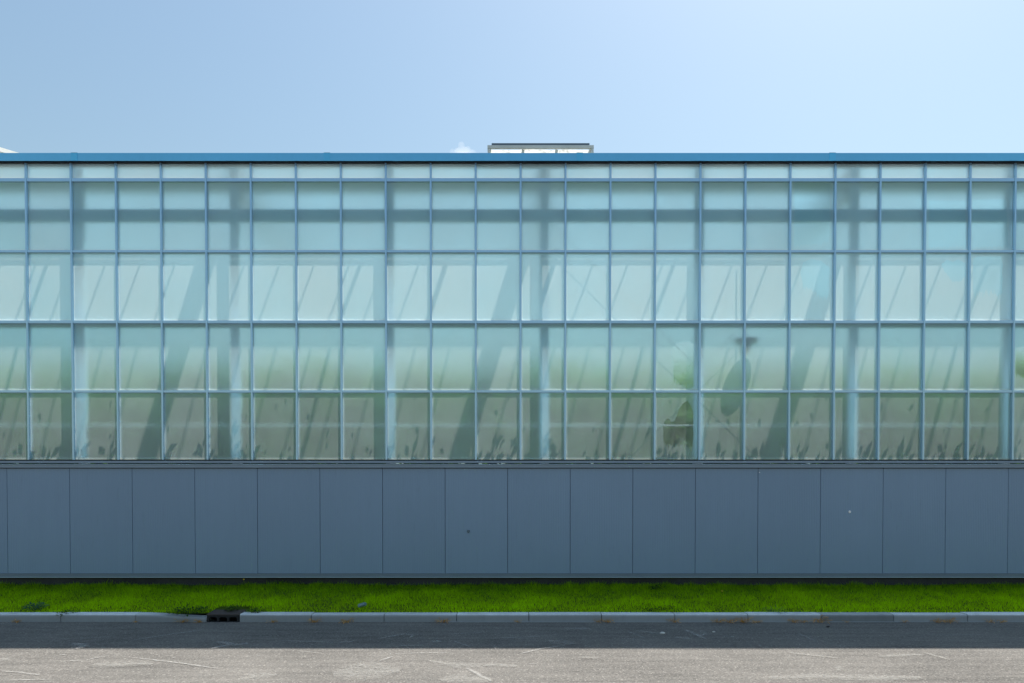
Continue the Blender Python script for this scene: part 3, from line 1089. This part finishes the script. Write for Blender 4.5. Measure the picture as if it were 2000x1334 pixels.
# eave gutter and edge beam just behind the top panes
mb = MB().box(XL, XR, 11.03, 11.54, 6.712, 6.738)
mb.box(XL, XR, 11.52, 11.54, 6.738, 6.80)
part(mb, "eave_gutter", M_STEEL)
part(MB().box(XL, XR, 11.10, 11.155, 6.11, 6.31), "edge_beam", M_BEAM)
for x in [0.524 + 5 * k for k in range(-3, 3)]:
    part(MB().box(x - 0.10, x + 0.10, 11.30, YB_END, 6.58, 6.98), "girder", M_STEEL)
    # bracket at the head of the post
    part(MB().box(x - 0.085, x + 0.085, 11.17, 11.29, 6.90, 6.99), "post_bracket", M_STEEL)
# roof: spans parallel to the wall
RISE = 0.37
spans_r = []
y = 11.10
first = True
mb_g, mb_b, mb_r, mb_t = MB(), MB(), MB(), MB()
VX = [(-0.411, 1.370), (-10.42, -8.66)]
for s in range(9):
    ye, yr, yo = y, y + 1.43, y + 2.86
    ze, zr = 7.08, 7.08 + 1.43 * RISE
    if s > 0:
        mb_t.box(XL, XR, ye - 0.09, ye + 0.09, ze - 0.14, ze - 0.02)
    mb_r.box(XL, XR, yr - 0.02, yr + 0.02, zr - 0.02, zr + 0.03)
    def sl(xa, xb, y0, y1, z0, z1):
        mb_g.quad((xa, y0, z0), (xb, y0, z0), (xb, y1, z1), (xa, y1, z1))
    if s == 0:
        # openings below the raised vents
        yv = 11.50; zv = ze + (yv - ye) * RISE
        sl(XL, XR, ye, yv, ze, zv)
        cuts = sorted([v for p in VX for v in p]); cuts = [XL] + cuts + [XR]
        for a, b in zip(cuts[0::2], cuts[1::2]):
            sl(a, b, yv, yr, zv, zr)
    else:
        sl(XL, XR, ye, yr, ze, zr)
    sl(XL, XR, yr, yo, zr, ze)
    n0 = int((XR - XL) / 0.5556)
    for i in range(-18, 30):
        xn = -3.105 + 0.5556 * i; xf = -2.68 + 0.5556 * i
        if XL < xn < XR:
            inv = s == 0 and any(a < xn < b for a, b in VX)
            y1 = 11.50 if inv else yr; z1 = ze + (y1 - ye) * RISE
            mb_b.bar((xn, ye + (0.36 if s == 0 else 0), ze + (0.36 * RISE if s == 0 else 0)), (xn, y1, z1), 0.022, 0.022)
        if XL < xf < XR:
            mb_b.bar((xf, yr, zr), (xf, yo, ze), 0.022, 0.022)
    for i in range(-3, 4):
        xr = -1.83 + 5 * i
        if XL < xr < XR:
            mb_b.bar((xr, ye + (0.36 if s == 0 else 0), ze - 0.04 + (0.36 * RISE if s == 0 else 0)), (xr, yr, zr - 0.04), 0.045, 0.05); mb_b.bar((xr, yr, zr - 0.04), (xr, yo, ze - 0.04), 0.045, 0.05)
    y = yo
YB = y
roof = part(mb_g, "roof_glass", M_ROOFGLASS)
part(mb_b, "roof_glazing_bars", M_STEEL)
part(mb_r, "roof_ridges", M_STEEL)
part(mb_t, "roof_gutters", M_STEEL)
# end and back walls
def plain_wall(name, quads):
    mb = MB()
    for q in quads: mb.quad(*q)
    o = part(mb, name, M_GLASS)
    o.data.attributes.new("frost", 'FLOAT', 'POINT').data.foreach_set("value", [0.6] * len(o.data.vertices))
    return o
plain_wall("end_wall", [((XL, WALL_Y + 0.02, 0), (XL, YB, 0), (XL, YB, 7.1), (XL, WALL_Y + 0.02, 7.1))])
plain_wall("end_wall", [((XR, WALL_Y + 0.02, 0), (XR, YB, 0), (XR, YB, 7.1), (XR, WALL_Y + 0.02, 7.1))])
plain_wall("back_wall", [((XL, YB, 0), (XR, YB, 0), (XR, YB, 7.1), (XL, YB, 7.1))])
part(MB().quad((XL, 11.3, 0.02), (XR, 11.3, 0.02), (XR, YB, 0.02), (XL, YB, 0.02)), "floor_cover", M_FLOOR)
# pipe rail and wind bracing
part(MB().tube([(XL, 11.26, 2.855), (XR, 11.26, 2.855)], 0.013, 8), "pipe", M_WHITE)
part(MB().tube([(XL, 11.128, 4.44), (XR, 11.128, 4.44)], 0.022, 10), "pipe", M_STEEL)
part(MB().tube([(0.55, 11.20, 6.2), (5.50, 11.20, 1.35)], 0.0036, 6), "brace", M_STEEL)
part(MB().tube([(5.50, 11.215, 6.2), (0.55, 11.215, 1.35)], 0.0036, 6), "brace", M_STEEL)

# roof vents: sash hinged at the ridge, held up level, insect net hanging below its free edge
def m_net():
    k = NT("insect_net")
    p = k.coord("Object")
    n = k.noise(k.coord("Object", (1, 1, 3)), 9.0, 5.0, 0.65)
    d = k.n("ShaderNodeBsdfDiffuse"); d.inputs[0].default_value = (0.70, 0.69, 0.66, 1)
    t = k.n("ShaderNodeBsdfTranslucent")
    k.set(t, 0, k.ramp(n, [(0.34, (0.30, 0.29, 0.27)), (0.48, (0.66, 0.65, 0.63)), (0.7, (0.80, 0.80, 0.78))]))
    return k.done(k.mixs(0.62, d.outputs[0], t.outputs[0]))
M_NET = m_net()
for (xa, xb) in VX:
    vc = ((xa + xb) / 2, 12.6, 7.6)
    vt = bpy.data.objects.new("roof_vent", None); COL.objects.link(vt); vt.parent = gh; vt.location = Vector(vc) - OFF
    w = (xb - xa) / 2
    def vp(mb, name, mat, **kw):
        o = mb.build(name, mat, vt, kw.get("bevel", 0)); return o
    yf = 11.57 - 12.6     # free edge, local
    zf = -0.024
    hz_ = 0.06 if xa > -5 else 0.20      # the left sash hangs from a raised cowl
    if xa < -5:
        vp(MB().box(-w, w, -0.10, 0.02, 0.02, 0.19), "ridge_cowl", M_GREY)
    # front rails: wide lower rail, narrower upper rail
    vp(MB().box(-w, w, yf, yf + 0.05, zf - 0.050, zf), "front_rail", M_GREY, bevel=0.004)
    vp(MB().box(-w + 0.07, w - 0.07, yf + 0.02, yf + 0.06, zf + 0.001, zf + 0.042), "top_rail", M_DGREY, bevel=0.003)
    for s_ in (-1, 1):
        mb = MB()
        mb.bar((s_ * (w - 0.03), yf + 0.05, zf - 0.03), (s_ * (w - 0.03), -0.06, hz_), 0.06, 0.07)
        vp(mb, "side_rail", M_WHITE)
    vp(MB().quad((-w + .06, yf + .05, zf - 0.02), (w - .06, yf + .05, zf - 0.02), (w - .06, -.06, hz_), (-w + .06, -.06, hz_)), "vent_glass", M_ROOFGLASS)
    for f_ in (-0.36, 0.27):
        mb = MB()
        mb.bar((f_ * w + 0.03, yf + 0.04, zf - 0.06), (f_ * w - 0.02, yf + 0.10, zf - 0.40), 0.035, 0.03)
        vp(mb, "stay", M_GREY)
    for s_ in (-1, 1):
        mb = MB()
        mb.bar((s_ * (w - 0.025), yf + 0.02, zf - 0.06), (s_ * (w - 0.02), yf + 0.02, zf - 0.40), 0.05, 0.04)
        vp(mb, "stay", M_GREY)
    # pleated net
    mb = MB()
    nn = 90; rows = 9
    for j in range(rows):
        for i in range(nn + 1):
            x = -w + 0.05 + (2 * w - 0.1) * i / nn
            t = j / (rows - 1)
            ypl = 0.05 * (1 if j % 2 else -1) + 0.02 * mnoise.noise((x * 3, j * 1.3, xa))
            zz = zf - 0.050 - 0.34 * t + 0.018 * mnoise.noise((x * 4.0, j * 2.1, xa + 4))
            mb.v.append((x, yf + 0.105 + ypl, zz))
    for j in range(rows - 1):
        for i in range(nn):
            a = j * (nn + 1) + i
            mb.f.append((a, a + 1, a + nn + 2, a + nn + 1)); mb.mi.append(0)
    vp(mb, "insect_net", M_NET)

# ------------------------------------------------------------------ crop inside
def crop_rows():
    P, L, D, T = [], [], [], []
    def leaf(x, y, z, size, dirv, t):
        P.append((x, y, z)); L.append(size); D.append(dirv); T.append(t)
    x = -12.0
    # front row, tops about eye-catching height behind the lowest panes
    while x < 12.2:
        top = 3.78 + 0.26 * mnoise.noise((x * 0.9, 0, 0)) + random.uniform(-0.22, 0.22)
        yy = 11.60 + random.uniform(-0.08, 0.14)
        n = 95
        for i in range(n):
            t = i / n
            z = 1.2 + (top - 1.2) * t ** 0.8
            a = random.uniform(0, 2 * math.pi)
            r = random.uniform(0.03, 0.20) * (1.15 - 0.6 * t)
            leaf(x + r * math.cos(a), yy + 0.06 + r * math.sin(a) * 0.45, z, random.uniform(0.09, 0.21) * (1.15 - 0.4 * t),
                 (math.cos(a), math.sin(a), random.uniform(-0.5, 0.9)), random.random())
        if random.random() < 0.8:   # a stray shoot
            for i in range(2):
                a = random.uniform(0, 6.28)
                leaf(x + random.uniform(-.1, .1), yy + random.uniform(0, .1), top + random.uniform(0.1, 0.85), random.uniform(0.05, 0.10), (math.cos(a), math.sin(a), random.uniform(-.8, .8)), random.random())
        x += random.uniform(0.16, 0.34)
    # rows behind, denser and higher
    for r_, (yy, top0) in enumerate(((12.3, 3.9), (13.1, 4.15), (14.2, 4.4), (15.8, 4.6), (17.4, 4.7), (19.2, 4.8), (21.5, 4.9), (24, 5.0))):
        for i in range(9000 if r_ < 2 else 3000):
            xx = random.uniform(-12.5, 12.8)
            top = top0 + 0.25 * mnoise.noise((xx * 0.7, yy, 0))
            z = 0.5 + (top - 0.5) * random.random() ** 0.85
            a = random.uniform(0, 6.28)
            leaf(xx, yy + random.uniform(-0.25, 0.25), z, random.uniform(0.22, 0.45), (math.cos(a), math.sin(a), random.uniform(-.6, .6)), random.random())
    V, F, A = [], [], []
    for p, l, d, t in zip(P, L, D, T):
        p = Vector(p); d = Vector(d).normalized()
        s = d.cross(Vector((0, 0, 1)))
        if s.length < 1e-4: s = Vector((1, 0, 0))
        s.normalize(); w = l * 0.24
        b = len(V)
        V += [tuple(p), tuple(p + d * l * .45 + s * w), tuple(p + d * l - Vector((0, 0, l * .2))), tuple(p + d * l * .45 - s * w)]
        F.append((b, b + 1, b + 2, b + 3)); A += [t] * 4
    me = bpy.data.meshes.new("crop_foliage"); me.from_pydata(V, [], F)
    me.attributes.new("tint", 'FLOAT', 'POINT').data.foreach_set("value", A)
    me.materials.append(M_CROP)
    o = bpy.data.objects.new("crop_foliage", me); COL.objects.link(o)
    return tag(o, kind="stuff")
crop_rows()

# hanging fixture seen as a blurred silhouette with its shadow on the glass
hf = tag(empty("hanging_fixture", (3.83, 11.36, 4.25)), "blurred dark round fixture hanging behind the frosted glass", "hanging fixture")
mb = MB().tube([(0, 0, -0.02), (0, 0, 0.0), (0, 0, 0.03), (0, 0, 0.04)], [0.17, 0.20, 0.20, 0.10], 28)
mb.build("dish", M_DARK, hf)
MB().tube([(0, 0, -0.021), (0.0, 0, -0.10), (-0.01, 0, -0.20)], [0.10, 0.075, 0.045], 20).build("housing", M_DARK, hf)
MB().tube([(0, 0, 0.04), (0, 0, 1.86)], 0.010, 8).build("rod", M_STEEL, hf)

# ------------------------------------------------------------------ far cloud
k = NT("cloud_vapour")
pv = k.n("ShaderNodeVolumePrincipled", Density=0.0075, Anisotropy=0.3)
pv.inputs["Color"].default_value = (1, 1, 1, 1)
M_CLOUD = k.done(None, pv.outputs[0])
bm = bmesh.new()
for cx, cz, r in ((0, 0, 30), (-22, -8, 26), (20, -6, 24), (-48, -20, 22), (8, 10, 20), (-10, 6, 20), (36, -18, 22), (-70, -28, 18), (0, -30, 40), (-40, -40, 34), (40, -42, 34), (-30, 14, 9), (-4, 30, 10), (14, 27, 8), (30, 10, 10), (44, 4, 8), (-46, 4, 8), (-58, -6, 10), (-84, -16, 9), (56, -4, 9), (-18, 24, 8), (24, 20, 7)):
    mat_ = __import__("mathutils").Matrix.Translation((cx, random.uniform(-10, 10), cz))
    r_ = bmesh.ops.create_icosphere(bm, subdivisions=3, radius=r, matrix=mat_)
me = bpy.data.meshes.new("cloud"); bm.to_mesh(me); bm.free()
me.materials.append(M_CLOUD)
o = bpy.data.objects.new("cloud", me); COL.objects.link(o)
rm = o.modifiers.new("merge", 'REMESH'); rm.mode = 'VOXEL'; rm.voxel_size = 2.5
o.location = (-142, 2000, EYE + 2000 * (960 - 312) / 1340)
tag(o, "small white puff of cloud just above the roof edge", "cloud")
